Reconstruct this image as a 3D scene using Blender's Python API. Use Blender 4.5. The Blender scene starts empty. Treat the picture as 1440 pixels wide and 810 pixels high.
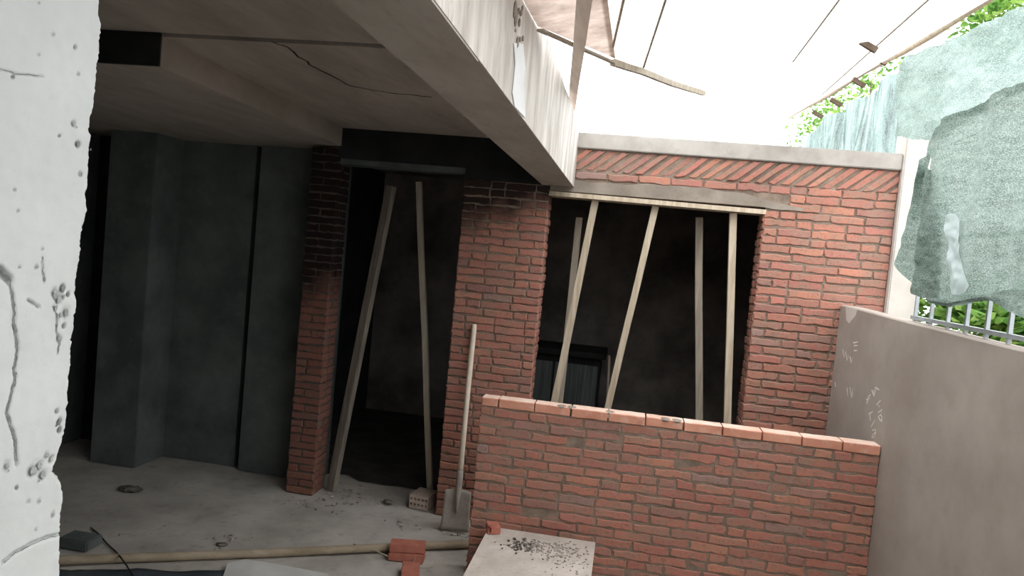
import bpy, bmesh, math, random
from mathutils import Vector, Matrix, noise

random.seed(7)
SC = bpy.context.scene
COL = SC.collection
H = 2.17            # eye height above the concrete floor
F = 1040.0          # focal length in pixels of the 1440-wide frame

# ------------------------------------------------------------------ camera
dy = Vector((885 - 720, 405 - 368, -F)).normalized()
roll = math.radians(5.3)
s_ = (math.sin(roll) * dy.x + math.cos(roll) * dy.y) / -dy.z
dz = Vector((math.sin(roll), math.cos(roll), s_)).normalized()
dx = dy.cross(dz)
WM = Matrix((dx, dy, dz))          # camera frame -> world
cam_d = bpy.data.cameras.new('camera')
cam_d.sensor_fit = 'HORIZONTAL'
cam_d.sensor_width = 36.0
cam_d.lens = 36.0 * F / 1440.0
cam_d.clip_start = 0.02
cam = bpy.data.objects.new('camera', cam_d)
COL.objects.link(cam)
cam.matrix_world = Matrix.Translation((0, 0, H)) @ WM.to_4x4()
SC.camera = cam


def _ray(u, v):
    return WM @ Vector((u - 720, 405 - v, -F))


def at(u, v, Y):
    d = _ray(u, v)
    p = d * (Y / d.y)
    p.z += H
    return p


def atz(u, v, z):
    d = _ray(u, v)
    p = d * ((z - H) / d.z)
    p.z += H
    return p


def atx(u, v, x):
    d = _ray(u, v)
    p = d * (x / d.x)
    p.z += H
    return p


GK = 0.0765


def xg(Y):                      # inner face of the rendered side wall
    return 1.55 + (5.75 - Y) * GK


def ong(u, v, off=0.0):         # on the vertical plane x = xg(Y) + off
    d = _ray(u, v)
    t = (1.55 + off + 5.75 * GK) / (d.x + GK * d.y)
    p = d * t
    p.z += H
    return p


# ------------------------------------------------------------------ materials
def new_mat(name):
    m = bpy.data.materials.new(name)
    m.use_nodes = True
    nt = m.node_tree
    nt.nodes.clear()
    out = nt.nodes.new('ShaderNodeOutputMaterial')
    b = nt.nodes.new('ShaderNodeBsdfPrincipled')
    nt.links.new(b.outputs[0], out.inputs[0])
    b.inputs['Roughness'].default_value = 0.9
    b.inputs['Specular IOR Level'].default_value = 0.2
    return m, nt, b, out


def N(nt, t, **kw):
    n = nt.nodes.new(t)
    for k, v in kw.items():
        setattr(n, k, v)
    return n


def noise_tex(nt, scale, detail=4.0, rough=0.6, stretch=None, coord='Object', dist=0.0):
    tc = N(nt, 'ShaderNodeTexCoord')
    n = N(nt, 'ShaderNodeTexNoise')
    n.inputs['Scale'].default_value = scale
    n.inputs['Detail'].default_value = detail
    n.inputs['Roughness'].default_value = rough
    n.inputs['Distortion'].default_value = dist
    if stretch:
        mp = N(nt, 'ShaderNodeMapping')
        mp.inputs['Scale'].default_value = stretch
        nt.links.new(tc.outputs[coord], mp.inputs[0])
        nt.links.new(mp.outputs[0], n.inputs['Vector'])
    else:
        nt.links.new(tc.outputs[coord], n.inputs['Vector'])
    return n.outputs['Fac']


def ramp(nt, fac, stops, interp='LINEAR'):
    r = N(nt, 'ShaderNodeValToRGB')
    r.color_ramp.interpolation = interp
    el = r.color_ramp.elements
    while len(el) > 1:
        el.remove(el[-1])
    for i, (p, c) in enumerate(stops):
        e = el[0] if i == 0 else el.new(p)
        e.position = p
        e.color = (c[0], c[1], c[2], 1) if hasattr(c, '__len__') else (c, c, c, 1)
    nt.links.new(fac, r.inputs[0])
    return r.outputs[0]


def mix(nt, fac, a, b, mode='MIX'):
    m = N(nt, 'ShaderNodeMix', data_type='RGBA', blend_type=mode)
    for sock, v in ((m.inputs[0], fac), (m.inputs[6], a), (m.inputs[7], b)):
        if hasattr(v, 'is_output'):
            nt.links.new(v, sock)
        elif hasattr(v, '__len__'):
            sock.default_value = (v[0], v[1], v[2], 1)
        else:
            sock.default_value = v
    return m.outputs[2]


def bump(nt, b, fac, strength=0.3, dist=0.01):
    bp = N(nt, 'ShaderNodeBump')
    bp.inputs['Strength'].default_value = strength
    bp.inputs['Distance'].default_value = dist
    nt.links.new(fac, bp.inputs['Height'])
    nt.links.new(bp.outputs[0], b.inputs['Normal'])


def surf(name, c1, c2, scale=6.0, c3=None, scale2=40.0, rough=0.9, bmp=0.25, stretch=None, lo=0.35, hi=0.65, amt3=0.5,
         lo3=0.55, hi3=0.75):
    """mottled surface: c1/c2 by large noise, flecks of c3 by fine noise"""
    m, nt, b, out = new_mat(name)
    f1 = noise_tex(nt, scale, 5, 0.6, stretch)
    c = ramp(nt, f1, [(lo, c1), (hi, c2)])
    f2 = noise_tex(nt, scale2, 4, 0.65, stretch)
    if c3:
        k = ramp(nt, f2, [(lo3, 0.0), (hi3, amt3)])
        c = mix(nt, k, c, c3)
    nt.links.new(c, b.inputs['Base Color'])
    b.inputs['Roughness'].default_value = rough
    if bmp:
        bump(nt, b, f2, bmp, 0.006)
    return m


def brick_mat(name, dim=1.0, dark_top=None):
    m, nt, b, out = new_mat(name)
    g = N(nt, 'ShaderNodeNewGeometry')
    col = ramp(nt, g.outputs['Random Per Island'], [
        (0.0, (.33, .155, .118)), (0.2, (.43, .19, .138)), (0.42, (.37, .15, .12)), (0.6, (.47, .215, .148)),
        (0.78, (.31, .155, .13)), (0.92, (.44, .18, .14)), (1.0, (.30, .20, .175))])
    f1 = noise_tex(nt, 6, 6, 0.72, (1, 1, 2.2))
    sm = ramp(nt, f1, [(0.46, 0.0), (0.64, 0.85)])          # cement smears over the bricks
    col = mix(nt, sm, col, (.29, .19, .145))
    f1b = noise_tex(nt, 19, 5, 0.72, (1, 1, 1.6))
    smb = ramp(nt, f1b, [(0.57, 0.0), (0.70, 0.7)])
    col = mix(nt, smb, col, (.30, .24, .20))
    f2 = noise_tex(nt, 55, 4, 0.7)
    fl = ramp(nt, f2, [(0.30, 0.6), (0.46, 0.0)])
    col = mix(nt, fl, col, (.13, .075, .06))
    f3 = noise_tex(nt, 26, 4, 0.7)
    fw = ramp(nt, f3, [(0.62, 0.0), (0.75, 0.35)])
    col = mix(nt, fw, col, (.50, .38, .32))
    if dark_top:                                                # darker towards the head of the pier, with a noisy edge
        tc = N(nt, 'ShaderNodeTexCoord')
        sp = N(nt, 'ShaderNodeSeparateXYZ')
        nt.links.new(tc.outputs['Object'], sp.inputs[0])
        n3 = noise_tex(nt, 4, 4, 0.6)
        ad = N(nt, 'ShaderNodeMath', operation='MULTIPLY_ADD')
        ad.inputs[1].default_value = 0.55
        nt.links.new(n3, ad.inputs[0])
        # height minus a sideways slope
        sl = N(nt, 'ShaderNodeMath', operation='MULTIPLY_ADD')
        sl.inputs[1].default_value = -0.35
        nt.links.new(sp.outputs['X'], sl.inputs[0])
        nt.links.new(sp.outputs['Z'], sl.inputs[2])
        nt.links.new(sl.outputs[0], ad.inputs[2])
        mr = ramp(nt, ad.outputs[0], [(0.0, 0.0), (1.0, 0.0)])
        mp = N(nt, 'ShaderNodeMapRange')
        mp.inputs['From Min'].default_value = dark_top[0]
        mp.inputs['From Max'].default_value = dark_top[1]
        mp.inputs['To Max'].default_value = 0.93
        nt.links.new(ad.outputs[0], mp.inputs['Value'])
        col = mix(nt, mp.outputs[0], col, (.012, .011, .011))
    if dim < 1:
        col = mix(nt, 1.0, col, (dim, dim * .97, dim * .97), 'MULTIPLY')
    nt.links.new(col, b.inputs['Base Color'])
    bump(nt, b, f2, 0.35, 0.006)
    return m


M = {}
M['brick'] = brick_mat('fired_clay_brick')
M['brick_soot'] = brick_mat('sooty_clay_brick', dark_top=(2.60, 2.84))  # brick that turns near-black towards the top of the wide pillar
M['brick_clean'] = surf('clean_orange_brick', (.52, .235, .16), (.66, .33, .235), 5, (.55, .45, .38), 20, bmp=0.25, amt3=.6)
M['brick_top'] = surf('dusty_brick_top', (.62, .40, .31), (.72, .58, .50), 6, (.74, .68, .62), 20, bmp=.1)  # paler top faces: light from above put into the colour
M['brick_dark'] = brick_mat('blackened_clay_brick', .55, dark_top=(1.8, 2.1))  # shaded copy of the brick for the narrow pillar, deepest at its top
M['mortar'] = surf('mortar_joint', (.17, .128, .10), (.28, .215, .17), 10, (.08, .06, .05), 45, bmp=0.5)
M['mortar_dark'] = surf('blackened_joint', (.07, .055, .048), (.12, .095, .08), 10, bmp=0.4)  # joints of the narrow pillar, its shade put into the colour
M['loose_brick'] = surf('loose_red_brick', (.36, .125, .092), (.46, .175, .125), 14, (.24, .10, .08), 60, bmp=0.3)
M['render'] = surf('grey_cement_render', (.29, .25, .22), (.38, .34, .305), 1.7, (.24, .21, .175), 6, bmp=0.12, amt3=0.35)
M['concrete'] = surf('cast_concrete', (.30, .27, .24), (.38, .345, .315), 3.0, (.22, .19, .17), 20, bmp=0.15, amt3=0.3)
M['soffit'] = surf('shuttered_soffit', (.33, .30, .265), (.42, .385, .35), 2.2, (.22, .19, .16), 9, bmp=0.12, amt3=0.35, stretch=(2.5, 0.7, 1))
M['fascia'] = surf('weathered_fascia', (.40, .365, .335), (.66, .635, .605), 4.5, (.22, .20, .18), 22, bmp=0.25, amt3=0.6, lo3=0.6, hi3=0.75,
                   stretch=(1, 1.6, 0.45))
M['coping'] = surf('pale_coping', (.29, .265, .24), (.44, .415, .385), 2.5, (.22, .20, .185), 14, bmp=0.15, amt3=0.4)
M['cement'] = surf('raw_cement', (.20, .17, .14), (.30, .26, .22), 6, (.13, .10, .085), 24, bmp=0.5)
M['floor'] = surf('dusty_concrete_floor', (.34, .318, .288), (.50, .47, .43), 2.0, (.21, .195, .175), 9, bmp=0.25, amt3=0.55)
M['pale_wood'] = surf('pale_pinkish_wood', (.66, .56, .49), (.80, .71, .64), 4, bmp=.1, stretch=(6, .5, 6))
M['slab'] = surf('pale_cast_slab', (.48, .48, .465), (.60, .60, .58), 4, bmp=.15)
M['crack'] = surf('crack_shadow_grime', (.10, .105, .105), (.22, .225, .22), 60, bmp=0)  # plain dark grey for cracks and the deepest chips
M['chip'] = surf('bare_grey_plaster', (.20, .21, .205), (.36, .37, .355), 70, (.13, .135, .13), 160, bmp=.4)
M['earth'] = surf('dark_earth', (.025, .024, .023), (.05, .047, .043), 4, bmp=0.3)  # back room floor with its shade put into the colour
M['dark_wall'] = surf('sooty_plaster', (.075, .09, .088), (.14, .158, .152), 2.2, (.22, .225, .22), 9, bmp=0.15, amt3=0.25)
M['soot'] = surf('black_soot', (.012, .014, .015), (.03, .032, .033), 4, bmp=0.1)  # near-black for header, crack, far walls and the painted slab edge shade
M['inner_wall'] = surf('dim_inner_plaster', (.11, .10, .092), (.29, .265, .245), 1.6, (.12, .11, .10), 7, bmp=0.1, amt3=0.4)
M['timber'] = surf('pale_sawn_timber', (.42, .34, .25), (.58, .50, .39), 5, (.27, .20, .14), 16, bmp=0.2, stretch=(6, 6, .5), amt3=0.55)
M['timber_grey'] = surf('greyed_timber', (.30, .26, .21), (.42, .37, .30), 5, (.18, .15, .12), 16, bmp=0.2, stretch=(6, 6, .5))
M['timber_dark'] = surf('dirty_timber', (.15, .13, .11), (.26, .23, .19), 5, (.09, .075, .06), 16, bmp=0.2, stretch=(6, 6, .5))
M['pole'] = surf('bamboo_coloured_pole', (.27, .22, .155), (.40, .335, .25), 3, (.18, .135, .095), 14, bmp=0.2, stretch=(.6, 3, 3))
M['column'] = surf('cream_painted_column', (.50, .47, .43), (.60, .575, .54), 3, (.42, .34, .28), 8, bmp=0.1, amt3=0.4)
M['steel'] = surf('dull_steel', (.36, .32, .285), (.46, .42, .38), 12, (.26, .20, .16), 40, rough=0.6, bmp=0.15)
M['handle'] = surf('worn_wooden_handle', (.62, .53, .43), (.76, .67, .56), 6, (.38, .29, .21), 24, bmp=0.1, stretch=(5, 5, .6))
M['board'] = surf('cement_dusted_board', (.42, .37, .33), (.53, .475, .43), 6, (.26, .22, .19), 30, bmp=0.25, amt3=0.5)
M['debris'] = surf('mortar_crumbs', (.24, .21, .185), (.52, .47, .43), 30, bmp=0.3)
M['dark_debris'] = surf('dark_crumbs', (.05, .046, .042), (.22, .195, .17), 30, bmp=0.3)
M['tarp'] = surf('dark_blue_grey_sheet', (.035, .045, .055), (.07, .085, .095), 5, rough=0.55, bmp=0.1)
M['cable'] = surf('dark_cable', (.02, .02, .02), (.04, .04, .04), 5, rough=0.6, bmp=0)
M['rail'] = surf('grey_painted_steel', (.32, .36, .38), (.46, .50, .52), 8, rough=0.5, bmp=0.05)
M['bark'] = surf('bark', (.10, .07, .05), (.17, .13, .09), 12, bmp=0.4)
M['chalk'] = surf('white_chalk', (.62, .60, .57), (.74, .73, .70), 40, bmp=0)
M['hollow'] = surf('pale_hollow_brick', (.48, .38, .33), (.60, .50, .44), 20, (.26, .17, .14), 50, bmp=0.2)
M['cabinet'] = surf('dark_cabinet', (.055, .062, .064), (.11, .12, .12), 6, bmp=0.05, stretch=(8, 1, .3))
M['black'] = surf('black_top', (.010, .010, .010), (.02, .02, .02), 6, bmp=0)
M['twig'] = surf('dry_straw', (.40, .34, .24), (.50, .44, .33), 8, bmp=0)


def plaster_mat():
    m, nt, b, out = new_mat('old_white_paint')
    at_ = N(nt, 'ShaderNodeAttribute', attribute_name='exposed')
    f1 = noise_tex(nt, 7, 5, 0.6)
    c = ramp(nt, f1, [(0.3, (.45, .465, .455)), (0.7, (.525, .54, .53))])
    f2 = noise_tex(nt, 38, 5, 0.7)
    k = ramp(nt, f2, [(0.60, 0.0), (0.72, 0.25)])
    c = mix(nt, k, c, (.36, .37, .36))
    g = ramp(nt, noise_tex(nt, 60, 4, 0.7), [(0.35, (.10, .105, .10)), (0.65, (.30, .30, .28))])
    c = mix(nt, at_.outputs['Fac'], c, g)
    nt.links.new(c, b.inputs['Base Color'])
    bump(nt, b, f2, 0.25, 0.003)
    return m


def leaf_mat():
    m, nt, b, out = new_mat('green_leaf')
    g = N(nt, 'ShaderNodeNewGeometry')
    c = ramp(nt, g.outputs['Random Per Island'], [(0, (.07, .17, .04)), (.5, (.17, .33, .07)), (1, (.36, .50, .14))])
    tr = N(nt, 'ShaderNodeBsdfTranslucent')
    ms = N(nt, 'ShaderNodeMixShader')
    ms.inputs[0].default_value = 0.5
    nt.links.new(c, b.inputs['Base Color'])
    nt.links.new(c, tr.inputs['Color'])
    nt.links.new(b.outputs[0], ms.inputs[1])
    nt.links.new(tr.outputs[0], ms.inputs[2])
    nt.links.new(ms.outputs[0], out.inputs[0])
    return m


def cloth_mat(name, c1, c2, thru, trans, scale=9, stretch=(1, 1, 3), speck=(.45, .6)):
    """thin woven sheet: diffuse + translucent + see-through pinholes"""
    m, nt, b, out = new_mat(name)
    f = noise_tex(nt, scale, 5, 0.7, stretch)
    c = ramp(nt, f, [(0.35, c1), (0.65, c2)])
    f2 = noise_tex(nt, 120, 3, 0.7, (1, 1, 2.5))
    k = ramp(nt, f2, [(speck[0], 0.0), (speck[1], 0.35)])
    c = mix(nt, k, c, (.80, .88, .85))
    tr = N(nt, 'ShaderNodeBsdfTranslucent')
    tp = N(nt, 'ShaderNodeBsdfTransparent')
    m1 = N(nt, 'ShaderNodeMixShader')
    m2 = N(nt, 'ShaderNodeMixShader')
    m1.inputs[0].default_value = thru
    m2.inputs[0].default_value = trans
    nt.links.new(c, b.inputs['Base Color'])
    nt.links.new(c, tr.inputs['Color'])
    nt.links.new(b.outputs[0], m1.inputs[1])
    nt.links.new(tr.outputs[0], m1.inputs[2])
    nt.links.new(m1.outputs[0], m2.inputs[1])
    nt.links.new(tp.outputs[0], m2.inputs[2])
    nt.links.new(m2.outputs[0], out.inputs[0])
    bump(nt, b, f2, 0.5, 0.004)
    return m


M['paint'] = plaster_mat()
M['leaf'] = leaf_mat()
M['net'] = cloth_mat('green_shade_net', (.075, .122, .10), (.175, .245, .212), 0.5, 0.025, 9, (1, 1.0, 4.5))
M['net_upper'] = cloth_mat('pale_shade_net', (.13, .20, .18), (.26, .36, .335), 0.6, 0.03, 5, (1, 1.2, 3))
M['net_far'] = cloth_mat('thin_shade_net', (.008, .03, .032), (.36, .51, .49), 0.5, 0.03, 2.4, (1, 5, .5))
M['sheet'] = cloth_mat('milky_roof_sheet', (.86, .85, .82), (.93, .92, .90), 0.8, 0.25, 3, (1, 1, 1), (.9, 1.0))
M['sheet_dirty'] = cloth_mat('dirty_roof_sheet', (.15, .112, .09), (.34, .275, .235), 0.7, 0.02, 4, (1, 1, 1), (.9, 1.0))
M['net_bright'] = cloth_mat('thin_bright_net', (.55, .66, .67), (.70, .80, .82), 0.35, 0.0, 5, (1, 1, 2))  # extra pale so the patch looks lit through
M['sheet_cream'] = cloth_mat('creamy_roof_sheet', (.33, .28, .24), (.56, .50, .445), 0.75, 0.06, 3, (1, 1, 1), (.9, 1.0))
M['film'] = cloth_mat('torn_white_film', (.84, .85, .86), (.90, .91, .92), 0.25, 0.0, 5, (1, 1, 1), (.9, 1.0))


# ------------------------------------------------------------------ mesh helpers
def wloc(o):
    v = Vector((0, 0, 0))
    while o is not None:
        v += o.location
        o = o.parent
    return v


def obj(name, bm, mats, parent=None, origin=None, smooth=False):
    """link a bmesh given in world coordinates as one object"""
    if not isinstance(mats, (list, tuple)):
        mats = [mats]
    base = wloc(parent) if parent else Vector(origin or (0, 0, 0))
    bmesh.ops.translate(bm, verts=bm.verts, vec=-base)
    me = bpy.data.meshes.new(name)
    bm.normal_update()
    bm.to_mesh(me)
    bm.free()
    for m in mats:
        me.materials.append(m)
    if smooth:
        for p in me.polygons:
            p.use_smooth = True
    o = bpy.data.objects.new(name, me)
    COL.objects.link(o)
    if parent:
        o.parent = parent
    else:
        o.location = base
    return o


def tag(o, label=None, cat=None, group=None, kind=None):
    if label: o['label'] = label
    if cat: o['category'] = cat
    if group: o['group'] = group
    if kind: o['kind'] = kind
    return o


def thing(name, label, cat, loc=(0, 0, 0), group=None):
    o = bpy.data.objects.new(name, None)
    o.empty_display_size = 0.1
    COL.objects.link(o)
    o.location = loc
    return tag(o, label, cat, group)


def struct(name, bm, mats, label=None, cat=None, origin=None, smooth=False):
    o = obj(name, bm, mats, None, origin, smooth)
    return tag(o, label, cat, None, 'structure')


def box(bm, x0, x1, y0, y1, z0, z1, mi=0, bev=0.0):
    vs = [bm.verts.new((x, y, z)) for z in (z0, z1) for y in (y0, y1) for x in (x0, x1)]
    fs = []
    for q in ((0, 2, 3, 1), (4, 5, 7, 6), (0, 1, 5, 4), (2, 6, 7, 3), (0, 4, 6, 2), (1, 3, 7, 5)):
        f = bm.faces.new([vs[i] for i in q])
        f.material_index = mi
        fs.append(f)
    if bev:
        es = list({e for f in fs for e in f.edges})
        bmesh.ops.bevel(bm, geom=es, offset=bev, segments=2, affect='EDGES')
    return vs


def prism(bm, pts, d, mi=0):
    """closed prism: polygon pts swept by vector d"""
    d = Vector(d)
    a = [bm.verts.new(p) for p in pts]
    b = [bm.verts.new(Vector(p) + d) for p in pts]
    n = len(a)
    f = [bm.faces.new(a), bm.faces.new(b[::-1])]
    for i in range(n):
        f.append(bm.faces.new((a[i], b[i], b[(i + 1) % n], a[(i + 1) % n])))
    for q in f:
        q.material_index = mi
    bmesh.ops.recalc_face_normals(bm, faces=f)


def tube(bm, pts, r, n=10, cap=True, mi=0):
    """round sweep along pts; r is a number or one per point"""
    pts = [Vector(p) for p in pts]
    rs = r if hasattr(r, '__len__') else [r] * len(pts)
    rings = []
    up = Vector((0, 0, 1))
    for i, p in enumerate(pts):
        t = (pts[min(i + 1, len(pts) - 1)] - pts[max(i - 1, 0)]).normalized()
        if abs(t.dot(up)) > 0.95:
            a = t.cross(Vector((0, 1, 0))).normalized()
        else:
            a = t.cross(up).normalized()
        b = t.cross(a)
        rings.append([bm.verts.new(p + (a * math.cos(k * math.tau / n) + b * math.sin(k * math.tau / n)) * rs[i]) for k in range(n)])
    for i in range(len(rings) - 1):
        for k in range(n):
            f = bm.faces.new((rings[i][k], rings[i][(k + 1) % n], rings[i + 1][(k + 1) % n], rings[i + 1][k]))
            f.material_index = mi
            f.smooth = True
    if cap:
        bm.faces.new(rings[0][::-1]).material_index = mi
        bm.faces.new(rings[-1]).material_index = mi


def lath(bm, A, B, w, t, face=(0, -1, 0), seg=8, wob=0.004, twist=0.0, seed=0):
    """sawn timber of width w and thickness t from A to B, its broad side turned to `face`"""
    A, B = Vector(A), Vector(B)
    d = (B - A).normalized()
    a = d.cross(Vector(face)).normalized()
    b = a.cross(d)
    rings = []
    for i in range(seg + 1):
        k = i / seg
        p = A.lerp(B, k)
        o = Vector((noise.noise((k * 3, seed * 7.1, 0)), noise.noise((k * 3, seed * 7.1, 5)), 0)) * wob
        an = twist * k
        a2 = a * math.cos(an) + b * math.sin(an)
        b2 = b * math.cos(an) - a * math.sin(an)
        rings.append([bm.verts.new(p + o + a2 * (sx * w / 2) + b2 * (sy * t / 2)) for sx, sy in ((-1, -1), (1, -1), (1, 1), (-1, 1))])
    fs = []
    for i in range(seg):
        for k in range(4):
            fs.append(bm.faces.new((rings[i][k], rings[i][(k + 1) % 4], rings[i + 1][(k + 1) % 4], rings[i + 1][k])))
    fs.append(bm.faces.new(rings[0][::-1]))
    fs.append(bm.faces.new(rings[-1]))
    bmesh.ops.recalc_face_normals(bm, faces=fs)


def brick(bm, O, U, V, Nn, u0, u1, v0, v1, depth, mi=0, jit=0.0055, skew=0.0, both=False):
    """one brick in a wall face: outline in the (U, V) plane, front towards Nn, irregular worn edges"""
    nu = 5 if u1 - u0 > 0.15 else 3
    pts = []
    for i in range(nu):
        pts.append((u0 + (u1 - u0) * i / nu, v0))
    pts.append((u1, v0)); pts.append((u1, (v0 + v1) / 2))
    for i in range(nu):
        pts.append((u1 - (u1 - u0) * i / nu, v1))
    pts.append((u0, v1)); pts.append((u0, (v0 + v1) / 2))
    out = random.gauss(0, 0.0025)
    tu, tv = random.gauss(0, 0.012), random.gauss(0, 0.02)
    cu, cv = (u0 + u1) / 2, (v0 + v1) / 2
    ins = random.uniform(0.003, 0.006)
    P = []
    for (u, v) in pts:
        u += random.gauss(0, jit * 0.6); v += random.gauss(0, jit * 0.6)
        P.append((u + skew * (v - v0), v))

    def mk(u, v, n):
        return bm.verts.new(O + U * u + V * v + Nn * n)
    fr = [mk(u + (ins if u < cu + skew * (v - v0) else -ins), v + (ins if v < cv else -ins), out + (u - cu) * tu + (v - cv) * tv) for u, v in P]
    md = [mk(u, v, out - ins) for u, v in P]
    bk = [mk(u, v, -depth) for u, v in P]
    n = len(P)
    fs = [bm.faces.new(fr), bm.faces.new(bk[::-1])]
    for A, B in ((fr, md), (md, bk)):
        for i in range(n):
            fs.append(bm.faces.new((A[i], B[i], B[(i + 1) % n], A[(i + 1) % n])))
    for f in fs:
        f.material_index = mi
    return fs


def brickwork(bm, O, U, V, Nn, W, Hh, depth=0.05, L=0.24, T=0.050, J=0.013, sag=0.0, proud=0.006, heads=0.3, toothed=False, last=None):
    """courses of bricks over a W x Hh face, O its lower left corner"""
    O, U, V, Nn = Vector(O), Vector(U), Vector(V), Vector(Nn)
    fs = []
    n = max(1, round(Hh / (T + J)))
    ch = Hh / n
    for c in range(n):
        u = -(0.125 if c % 2 else 0.0) - random.uniform(0, 0.03)
        if last == c: u = 0
        v0 = c * ch + J * 0.5
        while u < W:
            l = L if random.random() > heads else 0.115
            a, b = max(u, 0.0), min(u + l, W)
            if W - b < 0.03: b = W
            if b - a > 0.025:
                jz = random.gauss(0, 0.0015)
                fs += brick(bm, O + Nn * proud + V * jz, U, V, Nn, a + (J * .5 if a > 0 else 0), b - (J * .5 if b < W else 0), v0, v0 + ch - J, depth)
            u += l
            if b == W: break
    bmesh.ops.recalc_face_normals(bm, faces=fs)


X, Y_, Z = Vector((1, 0, 0)), Vector((0, 1, 0)), Vector((0, 0, 1))
YW = 5.72                                # plane of the brick wall

# ------------------------------------------------------------------ the setting
# floor
bm = bmesh.new()
nx, ny = 90, 120
gv = {}
for i in range(nx + 1):
    for j in range(ny + 1):
        x = -5.2 + 7.6 * i / nx
        y = -3.2 + 12.4 * j / ny
        z = -0.004 + 0.006 * noise.noise((x * 2.1, y * 2.1, 0)) + 0.003 * noise.noise((x * 9, y * 9, 3))
        gv[i, j] = bm.verts.new((x, y, z))
for i in range(nx):
    for j in range(ny):
        bm.faces.new((gv[i, j], gv[i + 1, j], gv[i + 1, j + 1], gv[i, j + 1]))
fl = struct('floor', bm, M['floor'], smooth=True)
bm = bmesh.new()
box(bm, 2.4, 14, -8, 16, -0.1, -0.03)
struct('ground', bm, M['cement'])

# dark layer that paints the shade on the back room floor
bm = bmesh.new()
g = {}
for i in range(41):
    for j in range(31):
        y = 6.25 + 2.9 * j / 30
        x = -3.2 + 5.1 * i / 40
        if j == 0: y += .16 * noise.noise((x * 2.3, 0, 4)) + .05 * noise.noise((x * 9, 0, 4))
        g[i, j] = bm.verts.new((x, y, (.004 if j == 0 else .016) + .008 * noise.noise((x * 5, y * 5, 8))))
for i in range(40):
    for j in range(30):
        bm.faces.new((g[i, j], g[i + 1, j], g[i + 1, j + 1], g[i, j + 1]))
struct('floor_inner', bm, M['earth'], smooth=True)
# added slab, unseen above and behind the camera, cuts light on the near wall
bm = bmesh.new()
box(bm, -0.47, 2.2, -3.2, 0.35, 3.12, 3.3)
struct('ceiling_porch', bm, M['concrete'])

# ceiling slabs
bm = bmesh.new()
box(bm, -5.0, -0.74, -3.2, 3.245, 3.045, 3.28)
box(bm, -2.5, -0.74, 3.255, YW + 0.05, 3.03, 3.28)
ce = struct('ceiling', bm, M['soffit'])
bm = bmesh.new()                         # the lower part of the slab on the left, shade on its front edge painted as a black strip
prism(bm, [Vector(p) for p in ((-5.0, 3.25, 2.885), (-2.285, 3.25, 2.885), (-2.40, 6.25, 2.885), (-5.0, 6.25, 2.885))], (0, 0, .39))
cd = struct('ceiling_slab', bm, M['soffit'])
bm = bmesh.new()
box(bm, -5.0, -2.29, 3.236, 3.249, 2.888, 3.043)
obj('edge_board', bm, M['soot'], cd)  # black strip paints the shade on the slab's front edge
# stained crack under the slab
def ribbon(bm, pts, w, nrm, t=0.002):
    nrm = Vector(nrm)
    for i in range(len(pts) - 1):
        a, b = Vector(pts[i]), Vector(pts[i + 1])
        s = (b - a).cross(nrm).normalized()
        wa = w * random.uniform(.5, 1.2); wb = w * random.uniform(.5, 1.2)
        prism(bm, [a - s * wa, b - s * wb, b + s * wb, a + s * wa], nrm * t)
bm = bmesh.new()
pp = [atz(u, v, 3.029) for u, v in ((382, 58), (402, 66), (440, 92), (488, 119), (520, 126), (560, 132), (628, 138))]
q = []
for i in range(len(pp) - 1):
    for k in range(4):
        q.append(pp[i].lerp(pp[i + 1], k / 4) + Vector((random.gauss(0, .008), random.gauss(0, .008), 0)))
ribbon(bm, q, 0.006, (0, 0, -1), 0.001)
obj('crack', bm, M['soot'], ce)

# long concrete beam with its weathered outer face
bm = bmesh.new()
box(bm, -0.72, -0.479, 0.2, 2.083, 2.695, 3.10)
box(bm, -0.722, -0.479, 2.091, YW + 0.02, 2.70, 3.10)
bmd = struct('concrete_beam', bm, M['soffit'], 'long concrete beam whose grey underside runs back to the brick wall', 'beam')
bm = bmesh.new()
seg = 60
top, bot = [], []
for i in range(seg + 1):
    y = 0.2 + (YW - 0.2) * i / seg
    zt = 3.165 + 0.02 * noise.noise((y * 3, 1, 0)) + (0.03 if y < 3.3 else 0)
    top.append((y, zt))
pts = [Vector((-0.476, 0.2, 2.701))] + [Vector((-0.476, y, z)) for y, z in top] + [Vector((-0.476, YW, 2.701))]
prism(bm, pts, (-0.10, 0, 0))
fa = obj('fascia', bm, M['fascia'], bmd)
bm = bmesh.new()                          # narrow white strip set on the fascia face
L_ = [(722, 60), (724, 90), (720, 130), (723, 150), (738, 166), (736, 120), (738, 95), (735, 62)]
prism(bm, [atx(u, v, -0.474) for u, v in L_], (0.003, 0, 0))
obj('film_strip', bm, M['film'], fa)
bm = bmesh.new()                          # broken lumps along the joint of the fascia
for k in range(14):
    v = random.uniform(10, 62)
    p = atx(730 + random.gauss(0, 5), v, -0.472)
    r = random.uniform(.008, .02)
    bmesh.ops.create_icosphere(bm, subdivisions=1, radius=r, matrix=Matrix.Translation(p) @ Matrix.Diagonal((.35, .8, random.uniform(.8, 2), 1)))
obj('broken_edge', bm, M['cement'], fa)

# brick walls on the line of the opening
def wall(name, x0, x1, z0, z1, mats, label, left=False, right=False, heads=0.25):
    bm = bmesh.new()
    box(bm, x0 + .004, x1 - .004, YW + .004, YW + .236, z0, z1, 1)
    brickwork(bm, (x0, YW, z0), X, Z, -Y_, x1 - x0, z1 - z0, heads=heads)
    if right: brickwork(bm, (x1, YW + .008, z0), Y_, Z, X, .225, z1 - z0, heads=0.6, proud=.004)
    if left: brickwork(bm, (x0, YW + .23, z0), -Y_, Z, -X, .225, z1 - z0, heads=0.6, proud=.004)
    return struct(name, bm, mats, label, 'wall', origin=((x0 + x1) / 2, YW, 0))

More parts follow.
